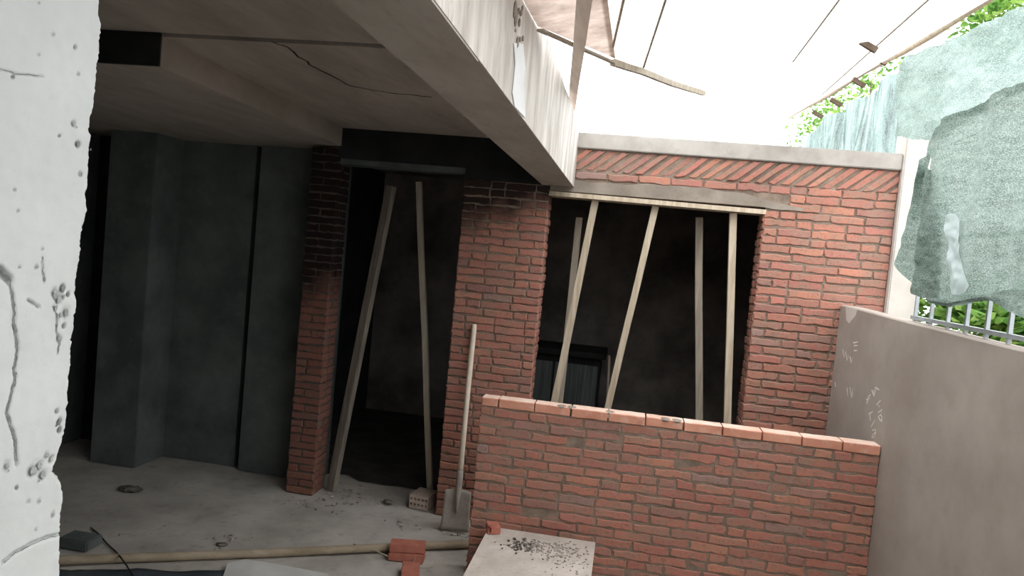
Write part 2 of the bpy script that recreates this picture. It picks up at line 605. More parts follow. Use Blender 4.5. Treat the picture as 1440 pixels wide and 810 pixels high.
BM = [M['brick'], M['mortar']]
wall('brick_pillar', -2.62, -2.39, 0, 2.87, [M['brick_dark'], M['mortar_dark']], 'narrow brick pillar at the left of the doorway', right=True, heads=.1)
bmp_ = bmesh.new()
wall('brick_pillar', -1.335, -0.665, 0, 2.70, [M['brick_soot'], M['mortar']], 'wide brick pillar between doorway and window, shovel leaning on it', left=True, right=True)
# right-hand wall with the band over the window
bm = bmesh.new()
x0, x1 = 0.95, 1.85
box(bm, x0 + .004, x1, YW + .004, YW + .236, 0, 2.66, 1)
box(bm, -0.66, x1, YW + .004, YW + .236, 2.66, 3.0, 1)
brickwork(bm, (x0, YW, 0), X, Z, -Y_, x1 - x0, 2.646, heads=.22)
brickwork(bm, (x0, YW + .23, 0), -Y_, Z, -X, .225, 2.62, heads=.6, proud=.004)
brickwork(bm, (1.12, YW, 2.646), X, Z, -Y_, x1 - 1.12, 0.19, heads=.2)
brickwork(bm, (-.47, YW, 2.765), X, Z, -Y_, 1.58, 0.063, heads=.05)
fs = []
u = -0.70                                  # raking course of bricks under the coping
while u < 1.84:
    l = 0.092
    if u + .235 > -.46:
        a = max(u, -.47 - .02)
        fs += brick(bm, Vector((0, YW, 0)) - Y_ * (.006 + random.gauss(0, .003)), X, Z, -Y_, u, u + l - .034, 2.838, 2.992, .06, 0, skew=1.15)
    u += l + random.uniform(-.004, .012)
bmesh.ops.recalc_face_normals(bm, faces=fs)
# trim what would stick out at either end
bmesh.ops.bisect_plane(bm, geom=bm.verts[:] + bm.edges[:] + bm.faces[:], plane_co=(1.85, 0, 0), plane_no=(1, 0, 0), clear_outer=True)
bmesh.ops.bisect_plane(bm, geom=bm.verts[:] + bm.edges[:] + bm.faces[:], plane_co=(-.70, 0, 0), plane_no=(-1, 0, 0), clear_outer=True)
wb = struct('wall_back', bm, BM, 'red brick wall to the right of the propped window opening', 'wall')
bm = bmesh.new()                           # rough cement over the window
ptsu, n = [], 26
low = [(-0.655 + 1.66 * i / n) for i in range(n + 1)]
low = [(-0.655 + 1.87 * i / n) for i in range(n + 1)]
def band_top(x):
    z = 2.760 + .012 * math.sin(x * 5)
    if x > .80: z -= (x - .80) * .20
    return z + .014 * noise.noise((x * 7, 0, 0))
poly = [Vector((x, YW - .012, 2.664 if x < .96 else 2.664 + .03 * noise.noise((x * 9, 2, 0)) - .01)) for x in low]
poly += [Vector((x, YW - .012, max(2.675, band_top(x)))) for x in reversed(low)]
prism(bm, poly, (0, .03, 0))
obj('cement_band', bm, M['cement'], wb)
bm = bmesh.new()
box(bm, -0.484, 1.853, YW - .03, YW + .26, 3.0, 3.118, bev=.006)
cp = obj('coping', bm, M['coping'], wb)
cp['label'] = 'pale concrete coping'

# timber shuttering board at the head of the window
bm = bmesh.new()
lath(bm, (-.66, YW + .08, 2.640), (.957, YW + .08, 2.628), .20, .034, face=(0, 0, 1), seg=10, wob=.002)
tag(obj('lintel_board', bm, M['timber'], origin=(0.15, YW, 2.62)), 'pale timber board laid flat across the head of the window opening', 'board')

# header over the doorway
bm = bmesh.new()
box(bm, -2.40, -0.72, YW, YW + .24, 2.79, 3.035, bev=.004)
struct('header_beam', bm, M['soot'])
bm = bmesh.new()
box(bm, -2.44, -0.86, YW + .02, YW + .22, 2.745, 2.789, bev=.004)
tag(obj('header_board', bm, M['dark_wall'], origin=(-1.6, YW + .1, 2.745)), 'dark shuttering board under the beam over the doorway', 'board')
bm = bmesh.new()
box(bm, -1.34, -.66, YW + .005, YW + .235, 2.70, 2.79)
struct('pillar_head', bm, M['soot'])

# plastered walls behind on the left
bm = bmesh.new()
box(bm, -4.46, -4.03, 5.74, 6.20, 0, 3.2, bev=.006)
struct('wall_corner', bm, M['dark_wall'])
bm = bmesh.new()
box(bm, -4.04, -3.33, 6.14, 6.3, 0, 3.2)
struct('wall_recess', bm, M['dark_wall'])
bm = bmesh.new()
box(bm, -3.25, -2.50, 6.06, 6.3, 0, 3.2, bev=.006)
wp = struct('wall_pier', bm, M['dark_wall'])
bm = bmesh.new()
for k in range(9):
    p = at(random.uniform(340, 360), random.uniform(562, 590), 6.057)
    bmesh.ops.create_icosphere(bm, subdivisions=1, radius=random.uniform(.008, .022), matrix=Matrix.Translation(p) @ Matrix.Diagonal((1.4, .1, random.uniform(.5, 1.6), 1)))
obj('plaster_patch', bm, M['dark_wall'], wp)
bm = bmesh.new()
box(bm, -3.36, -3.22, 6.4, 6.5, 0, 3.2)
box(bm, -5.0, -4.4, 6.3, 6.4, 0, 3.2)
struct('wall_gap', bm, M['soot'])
bm = bmesh.new()
box(bm, -5.15, -5.0, -3.2, 9.2, 0, 3.6)
struct('wall_left', bm, M['dark_wall'])
bm = bmesh.new()
box(bm, -5.15, 2.4, -3.4, -3.2, 0, 3.2)
struct('wall_front', bm, M['render'])  # unseen wall added behind the camera to block low light
# back room
bm = bmesh.new()
box(bm, -5.15, 2.0, 8.9, 9.1, 0, 3.28)
struct('wall_rear', bm, M['inner_wall'])
bm = bmesh.new()
box(bm, 1.85, 2.0, YW + .24, 9.0, 0, 3.1)
struct('wall_side', bm, M['inner_wall'])
bm = bmesh.new()
box(bm, -5.15, -2.386, 6.25, 9.1, 2.985, 3.1)
box(bm, -2.386, 2.0, YW + .241, 9.1, 2.985, 3.1)
struct('ceiling_inner', bm, M['inner_wall'])
bm = bmesh.new()
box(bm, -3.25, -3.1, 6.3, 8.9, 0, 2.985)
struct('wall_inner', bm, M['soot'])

# low brick wall in front of the window
bm = bmesh.new()
LY, LX0, LX1, LZ = 4.77, -0.872, 1.622, 1.192
box(bm, LX0 + .006, LX1 - .004, LY + .006, LY + .112, 0, LZ - .06, 1)
brickwork(bm, (LX0, LY + .0, 0), X, Z, -Y_, LX1 - LX0, LZ - .063, depth=.122, heads=.28, proud=.0)
u = LX0
fs = []
while u < LX1 - .05:                        # cleaner, flat-topped bricks of the last course, light on their tops painted in
    l = min(random.choice((.115, .24, .24, .24)), LX1 - u)
    if LX1 - u - l < .05: l = LX1 - u
    q = brick(bm, Vector((0, LY - .002, 0)), X, Z, -Y_, u + .004, u + l - .004, LZ - .058, LZ - random.uniform(0, .003), .124, 2, jit=.0012)
    q[0].normal_update()
    for f in q:
        f.normal_update()
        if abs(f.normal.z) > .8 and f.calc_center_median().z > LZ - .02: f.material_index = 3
    fs += q
    u += l
bmesh.ops.recalc_face_normals(bm, faces=fs)
lw = struct('low_wall', bm, BM + [M['brick_clean'], M['brick_top']], 'low red brick wall with a bright top edge, in front of the window', 'wall')
bm = bmesh.new()                           # cement lumps left between the bricks of the top course
for u, v in ((804, 574), (858, 579), (936, 588), (952, 590), (790, 570)):
    p = at(u, v, LY + .03)
    bmesh.ops.create_icosphere(bm, subdivisions=2, radius=.022, matrix=Matrix.Translation((p.x, LY + .035, LZ - .006)) @ Matrix.Diagonal((1.6, 1.8, .55, 1)))
obj('cement_lump', bm, M['cement'], lw)

# rendered side wall, slightly askew to the passage
bm = bmesh.new()
def zg(Y):
    return 1.945 + .055 * max(0, min(1, (Y - 3.6) / 2.15))
n = 24
pin = [(xg(y), y) for y in [5.715 - 8.7 * i / n for i in range(n + 1)]]
rows = []
for x, y in pin:
    zt = zg(y) + .003 * noise.noise((y * 4, 0, 0))
    rows.append([bm.verts.new(p) for p in ((x, y, 0), (x, y, zt - .008), (x + .008, y, zt), (x + .112, y, zt), (x + .12, y, zt - .008), (x + .12, y, 0))])
for i in range(n):
    for k in range(5):
        bm.faces.new((rows[i][k], rows[i][k + 1], rows[i + 1][k + 1], rows[i + 1][k]))
bm.faces.new(rows[0][::-1]); bm.faces.new(rows[-1])
bmesh.ops.recalc_face_normals(bm, faces=bm.faces[:])
wr = struct('wall_right', bm, M['render'], 'smooth grey cement wall on the right with white chalk marks', 'wall')
bm = bmesh.new()
strokes = [
    [(1226, 549), (1229, 557), (1232, 546)], [(1229, 557), (1229, 548)], [(1231, 545), (1236, 548)],
    [(1219, 566), (1221, 558), (1224, 555)], [(1218, 562), (1223, 560)], [(1219, 567), (1221, 562)],
    [(1233, 569), (1238, 563)], [(1236, 571), (1236, 572)],
    [(1235, 580), (1240, 576), (1239, 580)], [(1235, 586), (1238, 583), (1240, 586), (1240, 592), (1237, 590), (1235, 586)],
    [(1222, 582), (1227, 579)], [(1223, 581), (1224, 591)], [(1225, 600), (1230, 591)],
    [(1227, 605), (1231, 604), (1231, 608), (1227, 612), (1226, 615), (1229, 615), (1232, 609)],
    [(1185, 492), (1187, 502)], [(1189, 495), (1191, 507), (1193, 499)], [(1195, 502), (1197, 510), (1199, 503)],
    [(1191, 546), (1192, 556)], [(1195, 545), (1197, 558), (1199, 547)], [(1199, 552), (1198, 560)],
    [(1200, 482), (1206, 481)], [(1201, 486), (1206, 486)], [(1201, 493), (1205, 493)], [(1174, 538), (1175, 544)]]
for s in strokes:
    pts = [ong(u, v, -.0015) for u, v in s]
    for i in range(len(pts) - 1):
        a, b = pts[i], pts[i + 1]
        dd = (b - a).normalized()
        side = dd.cross(Vector((1, GK, 0)).normalized())
        wdt = random.uniform(.0035, .0055)
        prism(bm, [a - side * wdt - dd * wdt, b - side * wdt * .7 + dd * wdt * .5, b + side * wdt * .7 + dd * wdt * .5, a + side * wdt - dd * wdt], (.001, 0, 0))
ck = obj('chalk_writing', bm, M['chalk'], wr)
ck['label'] = 'white chalk numbers'
bm = bmesh.new()                            # white smear of paint at the head of the wall end
prism(bm, [ong(u, v, -.001) for u, v in ((1189, 431), (1206, 435), (1203, 444), (1194, 455), (1190, 450))], (.004, 0, 0))
obj('paint_drip', bm, M['column'], wr)

# old white wall close on the left
bm = bmesh.new()
WX = -0.75
edge = [(-140, 147), (0, 145), (14, 142), (25, 144), (40, 146), (60, 144), (80, 143), (110, 139), (140, 136), (165, 132), (190, 131), (240, 128), (300, 124), (318, 121),
        (345, 115), (360, 114), (400, 111), (412, 109), (422, 112), (438, 111), (444, 108), (470, 106), (500, 104), (540, 101), (560, 99), (585, 96), (610, 94), (625, 90), (640, 84),
        (655, 79), (662, 78), (670, 86), (680, 91), (697, 93), (715, 90), (740, 89), (770, 88), (810, 87), (900, 84)]
def edge_y(z):
    best = None
    for i in range(len(edge) - 1):
        a, b = EP[i], EP[i + 1]
        if b.z <= z <= a.z:
            k = (z - b.z) / (a.z - b.z)
            return b.y + (a.y - b.y) * k
    return EP[0].y if z > EP[0].z else EP[-1].y
EP = [atx(u, v, WX) for v, u in edge]
def wp2(u, v):
    p = atx(u, v, WX)
    return (p.y, p.z)
cracks = [([(4, 378), (14, 395), (18, 412), (21, 440), (19, 455), (22, 470), (25, 492), (20, 520), (23, 530), (18, 550), (10, 580), (17, 603), (22, 620), (24, 655)], .0016, .004, .5),
          ([(60, 362), (61, 385), (62, 398)], .001, .002, .4), ([(75, 430), (80, 446), (79, 465), (84, 480), (82, 500)], .001, .002, .4),
          ([(6, 791), (20, 778), (45, 765), (65, 757), (86, 752)], .0022, .004, .25), ([(0, 98), (25, 104), (60, 108)], .001, .002, .5),
          ([(40, 422), (55, 432)], .0015, .003, .5), ([(0, 380), (6, 386), (14, 393)], .005, .005, .8)]
CR = [([wp2(u, v) for u, v in c], w, d, e) for c, w, d, e in cracks]
pits = [(106, 66, 5, .6), (104, 174, 7, .6), (110, 203, 8, .7), (113, 245, 6, .6), (84, 191, 3, .9), (127, 210, 3, .9), (54, 4, 3, .5), (75, 48, 5, .3), (55, 77, 3, .4), (110, 104, 5, .35),
        (18, 108, 4, .8), (21, 267, 3, .7), (25, 296, 3, .5), (28, 376, 3, .5), (52, 375, 6, .3), (60, 350, 4, .3), (88, 405, 9, .8), (96, 414, 5, 1.0), (82, 420, 13, .55), (76, 412, 10, .5), (92, 440, 14, .35),
        (90, 458, 6, .7), (84, 476, 8, .45), (83, 594, 8, .8), (84, 604, 7, .8), (80, 578, 6, .6), (72, 645, 9, .45), (45, 662, 14, .5), (55, 655, 12, .5), (60, 668, 12, .45), (24, 686, 4, .9), (75, 724, 6, .5), (55, 705, 5, .4), (10, 655, 10, .35), (5, 790, 4, .6),
        (66, 640, 7, .4), (50, 745, 4, .4), (40, 705, 5, .3)]
PT = []
for u, v, r, e in pits:
    y, z = wp2(u, v)
    PT.append((y, z, r / 1100.0, e))
def seg_d(p, a, b):
    ax, ay = b[0] - a[0], b[1] - a[1]
    t = max(0, min(1, ((p[0] - a[0]) * ax + (p[1] - a[1]) * ay) / (ax * ax + ay * ay + 1e-12)))
    return math.hypot(p[0] - a[0] - ax * t, p[1] - a[1] - ay * t)
def hbase(y, z):
    return .0015 * noise.noise((y * 14, z * 14, 0)) + .0006 * noise.noise((y * 60, z * 60, 2))
zlist = [0.0, 0.6, 1.0, 1.3] + [1.42 + i * .0021 for i in range(int((2.75 - 1.42) / .0021))] + [2.76, 2.9, 3.04]
tl = [-2.0, -1.0, -.5, -.36, -.32] + [-.29 + i * .0021 for i in range(138)]
lay = bm.verts.layers.float.new('exposed')
grid = []
for z in zlist:
    ye = edge_y(z) + .0030 * noise.noise((z * 90, 3, 1)) + .0022 * noise.noise((z * 260, 5, 1))
    row = []
    for t in tl + [0.0]:
        y = ye + t
        p = (y, z)
        e = 0.0
        h = hbase(y, z)
        if t > -.34:
            for c, w, d, ex in CR:
                zs = [q_[1] for q_ in c]; ys = [q_[0] for q_ in c]
                if min(zs) - .01 < z < max(zs) + .01 and min(ys) - .02 < y < max(ys) + .02:
                    dd = min(seg_d(p, c[i], c[i + 1]) for i in range(len(c) - 1)) + .0008 * noise.noise((y * 200, z * 200, 7))
                    if dd < w * 1.6:
                        k = max(0, min(1, 1.6 - dd / w))
                        e = max(e, ex * k); h -= d * k
            for py, pz, r, ex in PT:
                dd = math.hypot((y - py) * 1.15, z - pz)
                if dd < r * 1.6:
                    dd *= 1 + .45 * noise.noise((y * 120, z * 120, 4))
                    k = max(0, min(1, 1.5 * (1 - dd / r)))
                    e = max(e, ex * k); h -= .004 * k * ex
            if t > -.02:                         # crumbling arris
                a_ = .004 + .008 * max(0, noise.noise((z * 22, 9, 0)) + .25)
                if -t < a_:
                    h -= (1 - (-t) / a_) * .007
                    e = max(e, .28 * (1 - (-t) / a_))
        vv = bm.verts.new((WX + h, y, z))
        vv[lay] = e
        row.append(vv)
    grid.append(row)
for i in range(len(grid) - 1):
    for k in range(len(grid[0]) - 1):
        bm.faces.new((grid[i][k], grid[i][k + 1], grid[i + 1][k + 1], grid[i + 1][k])).smooth = True
# the end face and back of the wall
back = []
for i, z in enumerate(zlist):
    e = grid[i][-1].co
    back.append([bm.verts.new((WX - .25, e.y - .01 + .004 * noise.noise((z * 60, 0, 0)), z)), bm.verts.new((WX - .25, grid[i][0].co.y, z))])
for i in range(len(grid) - 1):
    bm.faces.new((grid[i][-1], back[i][0], back[i + 1][0], grid[i + 1][-1]))
    bm.faces.new((back[i][0], back[i][1], back[i + 1][1], back[i + 1][0]))
bmesh.ops.recalc_face_normals(bm, faces=bm.faces[:])
wn = struct('wall_near', bm, M['paint'], 'chipped white painted wall at the left edge, close to the camera', 'wall')

bm = bmesh.new()                             # dark jagged cracks
for c, wd in ((CR[0][0], .0014), (CR[1][0], .0008), (CR[2][0], .0011), (CR[3][0], .0008), (CR[4][0], .0005), (CR[5][0], .0006)):
    pl = []
    for i in range(len(c) - 1):
        for k in range(5):
            t = k / 5
            y = c[i][0] + (c[i + 1][0] - c[i][0]) * t + .0011 * random.gauss(0, 1)
            z = c[i][1] + (c[i + 1][1] - c[i][1]) * t + .0007 * random.gauss(0, 1)
            pl.append((y, z, wd * random.uniform(.35, 1.3)))
    vs = []
    for i, (y, z, w_) in enumerate(pl):
        a_, b_ = pl[max(i - 1, 0)], pl[min(i + 1, len(pl) - 1)]
        ty, tz = b_[0] - a_[0], b_[1] - a_[1]
        l = math.hypot(ty, tz) or 1
        x = WX + hbase(y, z) + .0006
        vs.append((bm.verts.new((x, y - tz / l * w_, z + ty / l * w_)), bm.verts.new((x, y + tz / l * w_, z - ty / l * w_))))
    for i in range(len(vs) - 1):
        bm.faces.new((vs[i][0], vs[i][1], vs[i + 1][1], vs[i + 1][0]))
obj('crack', bm, M['crack'], wn)
bm = bmesh.new()                             # spots where the paint has come off
for py, pz, r, ex in PT:
    for k in range(1 if r < .006 else 3):
        cy, cz_ = py + random.gauss(0, r * .35) * (k > 0), pz + random.gauss(0, r * .4) * (k > 0)
        rr = r * (.55 if k == 0 else random.uniform(.2, .4)) * (.5 + .6 * ex)
        ring = []
        for i in range(14):
            a_ = i / 14 * math.tau
            q = rr * (1 + .55 * noise.noise((math.cos(a_) * 1.4 + cy * 90, math.sin(a_) * 1.4 + cz_ * 90, 2)))
            y, z = cy + math.cos(a_) * q * .75, cz_ + math.sin(a_) * q * 1.15
            if edge_y(z) - y < .002: y = edge_y(z) - .002
            ring.append(bm.verts.new((WX + hbase(y, z) - .004 * ex * .4 + .0022, y, z)))
        f = bm.faces.new(ring)
        f.normal_update()
        if f.normal.x < 0: f.normal_flip()
        f.material_index = 1 if ex > .75 else 0
obj('chipped_plaster', bm, [M['chip'], M['crack']], wn)

# cream column beyond the end of the brick wall
bm = bmesh.new()
box(bm, 1.853, 2.055, 5.66, 5.88, 0, 3.75, bev=.008)
struct('column', bm, M['column'], 'cream painted square column behind the grey wall, under the green net', 'column')

# ------------------------------------------------------------------ timber props
def prop(A, B, w, t, mat, label, group, face=(0, -1, 0), twist=0.0, seed=0):
    """A top, B lower point seen; carried on down to the floor"""
    A, B = Vector(A), Vector(B)
    k = (A.z - .004) / (A.z - B.z)
    C = A + (B - A) * k
    bm = bmesh.new()
    lath(bm, C, A, w, t, face, 14, .006, twist, seed)
    return tag(obj('timber_prop', bm, mat, origin=(C.x, C.y, 0)), label, 'prop', group)

G1, G2 = 'timber props in the doorway', 'timber props in the window opening'
prop(at(550, 262, 5.93) , atz(466, 688, .01), .075, .05, M['timber_dark'], 'wide grey plank leaning in the doorway beside the narrow brick pillar', G1, face=(-.45, -1, 0), seed=1)
A2 = at(589, 256, 6.02)
B2 = at(605, 691, 6.02)
prop(A2, B2, .045, .04, M['timber_grey'], 'thin upright prop in the doorway above the hollow brick', G1, seed=2)
yp = YW + .085
def wprop(a, b, Yp, *r, **k):
    A = at(*a, Yp); B = at(*b, Yp)
    return prop(A, B, *r, **k)
def topped(a, b, Yp, ztop):
    A = at(*a, Yp); B = at(*b, Yp)
    k = (ztop - B.z) / (A.z - B.z)
    return B + (A - B) * k, B
for a, b, yq, zt, w, mt, lb, sd in (
        ((838, 281), (780, 565), yp, 2.617, .052, 'timber', 'slanted pale prop nearest the left side of the window, crossing another prop', 3),
        ((923, 286), (854, 575), yp, 2.613, .050, 'timber', 'slanted pale prop in the middle of the window opening', 4),
        ((1031, 294), (1023, 598), yp, 2.608, .052, 'timber', 'upright pale prop nearest the right side of the window', 5),
        ((815, 306), (788, 560), 6.10, None, .052, 'timber_grey', 'shorter greyish prop behind the slanted prop at the window left', 6),
        ((983, 306), (983, 592), 6.10, None, .056, 'timber_grey', 'mottled upright prop standing further back inside the window', 7)):
    A, B = topped(a, b, yq, zt) if zt else (at(*a, yq), at(*b, yq))
    prop(A, B, w, .045, M[mt], lb, G2, seed=sd)

# ------------------------------------------------------------------ shovel
sh = thing('shovel', 'square-bladed shovel with pale wooden handle leaning on the wide brick pillar', 'shovel', (-1.1, 5.43, 0))
base = atz(639, 748, .004)
tp = at(667, 456, 5.690)
ax = (tp - base).normalized()
sd_ = ax.cross(Vector((0, 1, 0))).normalized()
nr = sd_.cross(ax).normalized()                # blade normal, towards the camera or away
if nr.y > 0: nr = -nr
bm = bmesh.new()
bl = 0.312
nu_, nv_ = 12, 10
sheetv = []
for side in (0, 1):
    g = []
    for j in range(nv_ + 1):
        v = j / nv_
        row = []
        for i in range(nu_ + 1):
            u = -1 + 2 * i / nu_
            hw = .108 - .006 * v + .006 * (1 - v) ** 3
            top = bl - .012 * abs(u) ** 3
            dish = -.016 * (1 - u * u) * (.4 + .6 * v) + .006 * (1 - v)
            z = v * top - (.010 * (1 - u * u) if v == 0 else 0) * 0
            low = .006 * (abs(u) ** 4) * (1 - v)
            p = base + ax * (z + low + .004) - sd_ * (u * hw) + nr * (dish + (.0018 if side else 0))
            row.append(bm.verts.new(p))
        g.append(row)
    sheetv.append(g)
for s in (0, 1):
    g = sheetv[s]
    for j in range(nv_):
        for i in range(nu_):
            bm.faces.new((g[j][i], g[j][i + 1], g[j + 1][i + 1], g[j + 1][i])).smooth = True
a, b = sheetv
ring = [(0, i) for i in range(nu_ + 1)] + [(j, nu_) for j in range(1, nv_ + 1)] + [(nv_, i) for i in range(nu_ - 1, -1, -1)] + [(j, 0) for j in range(nv_ - 1, 0, -1)]
for k in range(len(ring)):
    p, q = ring[k], ring[(k + 1) % len(ring)]
    bm.faces.new((a[p[0]][p[1]], a[q[0]][q[1]], b[q[0]][q[1]], b[p[0]][p[1]]))
bmesh.ops.recalc_face_normals(bm, faces=bm.faces[:])
obj('blade', bm, M['steel'], sh)
bm = bmesh.new()
tube(bm, [base + ax * z + nr * (.004 - .012 * (z > .3)) for z in (.14, .2, .26, .32, .40, .46)], [.004, .013, .018, .024, .025, .0235], 12)
so = obj('socket', bm, M['steel'], sh)
bm = bmesh.new()
n = 14
tube(bm, [base + ax * (.42 + ((tp - base).length - .42) * i / n) + nr * (-.008 + .012 * math.sin(i / n * 3.0)) for i in range(n + 1)], [.021] * n + [.018], 12)
obj('handle', bm, M['handle'], sh)

# ------------------------------------------------------------------ bricks lying about
def brick_bm(L=.24, W=.115, T=.053, chip=0.0):
    bm = bmesh.new()
    box(bm, -L / 2, L / 2, -W / 2, W / 2, 0, T)
    bmesh.ops.subdivide_edges(bm, edges=bm.edges[:], cuts=3, use_grid_fill=True)
    for v in bm.verts:
        k = noise.noise(v.co * 21)
        edge_ = (abs(abs(v.co.x) - L / 2) < .001) + (abs(abs(v.co.y) - W / 2) < .001) + (min(v.co.z, T - v.co.z) < .001)
        v.co += Vector((-v.co.x / L, -v.co.y / W, 0)) * (.004 * max(0, k + .2) * (edge_ >= 2) + chip * max(0, k))
    bmesh.ops.bevel(bm, geom=[e for e in bm.edges if len(e.link_faces) == 2 and e.calc_face_angle() > .8], offset=.004, segments=2, affect='EDGES')
    return bm
def brick_thing(loc, rz, label, group=None, tilt=(0, 0), **k):
    bm = brick_bm(**k)
    o = obj('brick', bm, M['loose_brick'])
    o.location = loc
    o.rotation_euler = (tilt[0], tilt[1], rz)
    return tag(o, label, 'brick', group)
GB = 'loose bricks by the long pole'
c = atz(566, 795, .0)
brick_thing((c.x, c.y + .10, .004), .10, 'red brick lying crosswise on the floor, lower of the pair by the pole', GB)
brick_thing((c.x - .005, c.y + .115, .060), .22, 'red brick lying on top of another brick beside the long pole', GB)
c2 = atz(574, 808, 0)
brick_thing((c2.x + .03, c2.y - .06, .004), math.radians(105), 'red brick with its end to the camera, in front of the stacked pair', GB, T=.062)

# perforated brick at the doorway
def hollow():
    bm = bmesh.new()
    W, Hh, D = .165, .112, .20
    nc, nr_ = 5, 2
    cw, chh = W / nc, Hh / nr_
    for i in range(nc):
        for j in range(nr_):
            x0, x1, z0, z1 = -W / 2 + i * cw, -W / 2 + (i + 1) * cw, j * chh, (j + 1) * chh
            cx, cz = (x0 + x1) / 2, (z0 + z1) / 2 + (.006 if j == 0 else -.006)
            sq = [(x0, z0), (cx, z0), (x1, z0), (x1, cz), (x1, z1), (cx, z1), (x0, z1), (x0, cz)]
            r = .0105
            ci = [(cx + r * math.cos(a) * 1.0, cz + r * 1.15 * math.sin(a)) for a in [math.radians(x) for x in (225, 270, 315, 0, 45, 90, 135, 180)]]
            S = [bm.verts.new((x, -D / 2, z)) for x, z in sq]
            C0 = [bm.verts.new((x, -D / 2, z)) for x, z in ci]
            C1 = [bm.verts.new((x, D / 2 - .005, z)) for x, z in ci]
            for k in range(8):
                l = (k + 1) % 8
                bm.faces.new((S[k], S[l], C0[l], C0[k]))
                bm.faces.new((C0[k], C0[l], C1[l], C1[k]))
            bm.faces.new(C1)
    x, d, h = W / 2, D / 2, Hh
    P = [bm.verts.new(p) for p in ((-x, -d, 0), (x, -d, 0), (x, d, 0), (-x, d, 0), (-x, -d, h), (x, -d, h), (x, d, h), (-x, d, h))]
    for q in ((0, 3, 2, 1), (4, 5, 6, 7), (1, 2, 6, 5), (2, 3, 7, 6), (3, 0, 4, 7)):
        bm.faces.new([P[i] for i in q])
    bmesh.ops.remove_doubles(bm, verts=bm.verts[:], dist=.0004)
    bmesh.ops.recalc_face_normals(bm, faces=bm.faces[:])
    return bm
o = obj('hollow_brick', hollow(), M['hollow'])
hb = atz(590, 717, 0)
o.location = (hb.x, hb.y + .10, .003)
o.rotation_euler = (0, 0, math.radians(-8))
tag(o, 'perforated brick with two rows of holes at the foot of the doorway', 'brick')

# ------------------------------------------------------------------ long pole, slab, sheet, block and cable on the floor
pa, pb = atz(60, 798, .0), atz(664, 770, .0)
bm = bmesh.new()
n = 30
pts, rs = [], []
dirp = (pb - pa).normalized()
for i in range(n + 1):
    k = i / n
    p = (pa - dirp * .7).lerp(pb, k)
    pts.append(Vector((p.x, p.y, .031 + .004 * math.sin(k * 9))) + Vector((-dirp.y, dirp.x, 0)) * (.012 * math.sin(k * 5.3)))
    rs.append(.028 + .0025 * noise.noise((k * 14, 0, 0)))
tube(bm, pts, rs, 14)
tag(obj('wooden_pole', bm, M['pole'], origin=(pb.x, pb.y, 0)), 'long pale wooden pole lying across the concrete floor', 'pole')

bm = bmesh.new()
sl = [atz(u, v, .035) for u, v in ((320, 792), (346, 786), (400, 795), (462, 807))]
near = [atz(u, v, .035) for u, v in ((468, 850), (300, 850))]
prism(bm, sl + near, (0, 0, -.033))
tag(obj('concrete_slab', bm, M['slab'], origin=(-1.5, 4.4, 0)), 'flat grey concrete slab on the floor in front of the pole', 'slab')

bm = bmesh.new()
g = {}
c00, c10, c11, c01 = [atz(u, v, .0) for u, v in ((40, 803), (316, 807), (318, 862), (40, 862))]
for i in range(25):
    for j in range(13):
        a_ = c00.lerp(c10, i / 24); b_ = c01.lerp(c11, i / 24)
        p = a_.lerp(b_, j / 12)
        z = .012 + .018 * max(0, noise.noise((p.x * 6, p.y * 6, 2)) + .3)
        g[i, j] = bm.verts.new((p.x + .02 * noise.noise((i * .7, j, 0)), p.y + .012 * noise.noise((i * .9, 4, j)), z))
for i in range(24):
    for j in range(12):
        bm.faces.new((g[i, j], g[i, j + 1], g[i + 1, j + 1], g[i + 1, j]))
o = obj('plastic_sheet', bm, M['tarp'], origin=(c00.x, c00.y, 0), smooth=True)
md = o.modifiers.new('thick', 'SOLIDIFY'); md.thickness = .004
tag(o, 'dark blue grey sheet spread on the floor in the lower left corner', 'sheet')

bb = atz(106, 778, 0)
bm = bmesh.new()
box(bm, bb.x - .15, bb.x + .06, bb.y + .02, bb.y + .17, .004, .07, bev=.008)
tag(obj('concrete_block', bm, M['dark_wall'], origin=(bb.x, bb.y, 0)), 'dark grey block on the floor beside the white wall edge', 'block')

bm = bmesh.new()
cb = [(128, 742), (140, 752), (150, 764), (163, 776)]
pts = [atz(u, v, .008) for u, v in cb] + [atz(170, 784, .075), atz(178, 795, .05), atz(186, 808, .045), atz(200, 830, .045)]
q = []
for i in range(len(pts) - 1):
    for k in range(4):
        q.append(pts[i].lerp(pts[i + 1], k / 4))
q.append(pts[-1])
tube(bm, q, .005, 8)
tag(obj('cable', bm, M['cable'], origin=tuple(pts[0])), 'thin dark cable trailing over the pole at lower left', 'cable')

bm = bmesh.new()
pts = [atz(u, v, z) for u, v, z in ((497, 765, .02), (515, 770, .025), (532, 776, .04), (545, 782, .042))]
tube(bm, pts, .0035, 6)
tag(obj('straw', bm, M['twig'], origin=tuple(pts[0])), 'thin dry stalk lying left of the stacked bricks', 'twig')
bm = bmesh.new()
pts = [atz(597 + 15 * math.cos(a) , 789 + 10 * math.sin(a), .041) for a in [i * .42 for i in range(13)]]
tube(bm, pts, .0025, 6)
tag(obj('wire_loop', bm, M['twig'], origin=tuple(pts[0])), 'loop of thin wire right of the stacked bricks', 'wire')

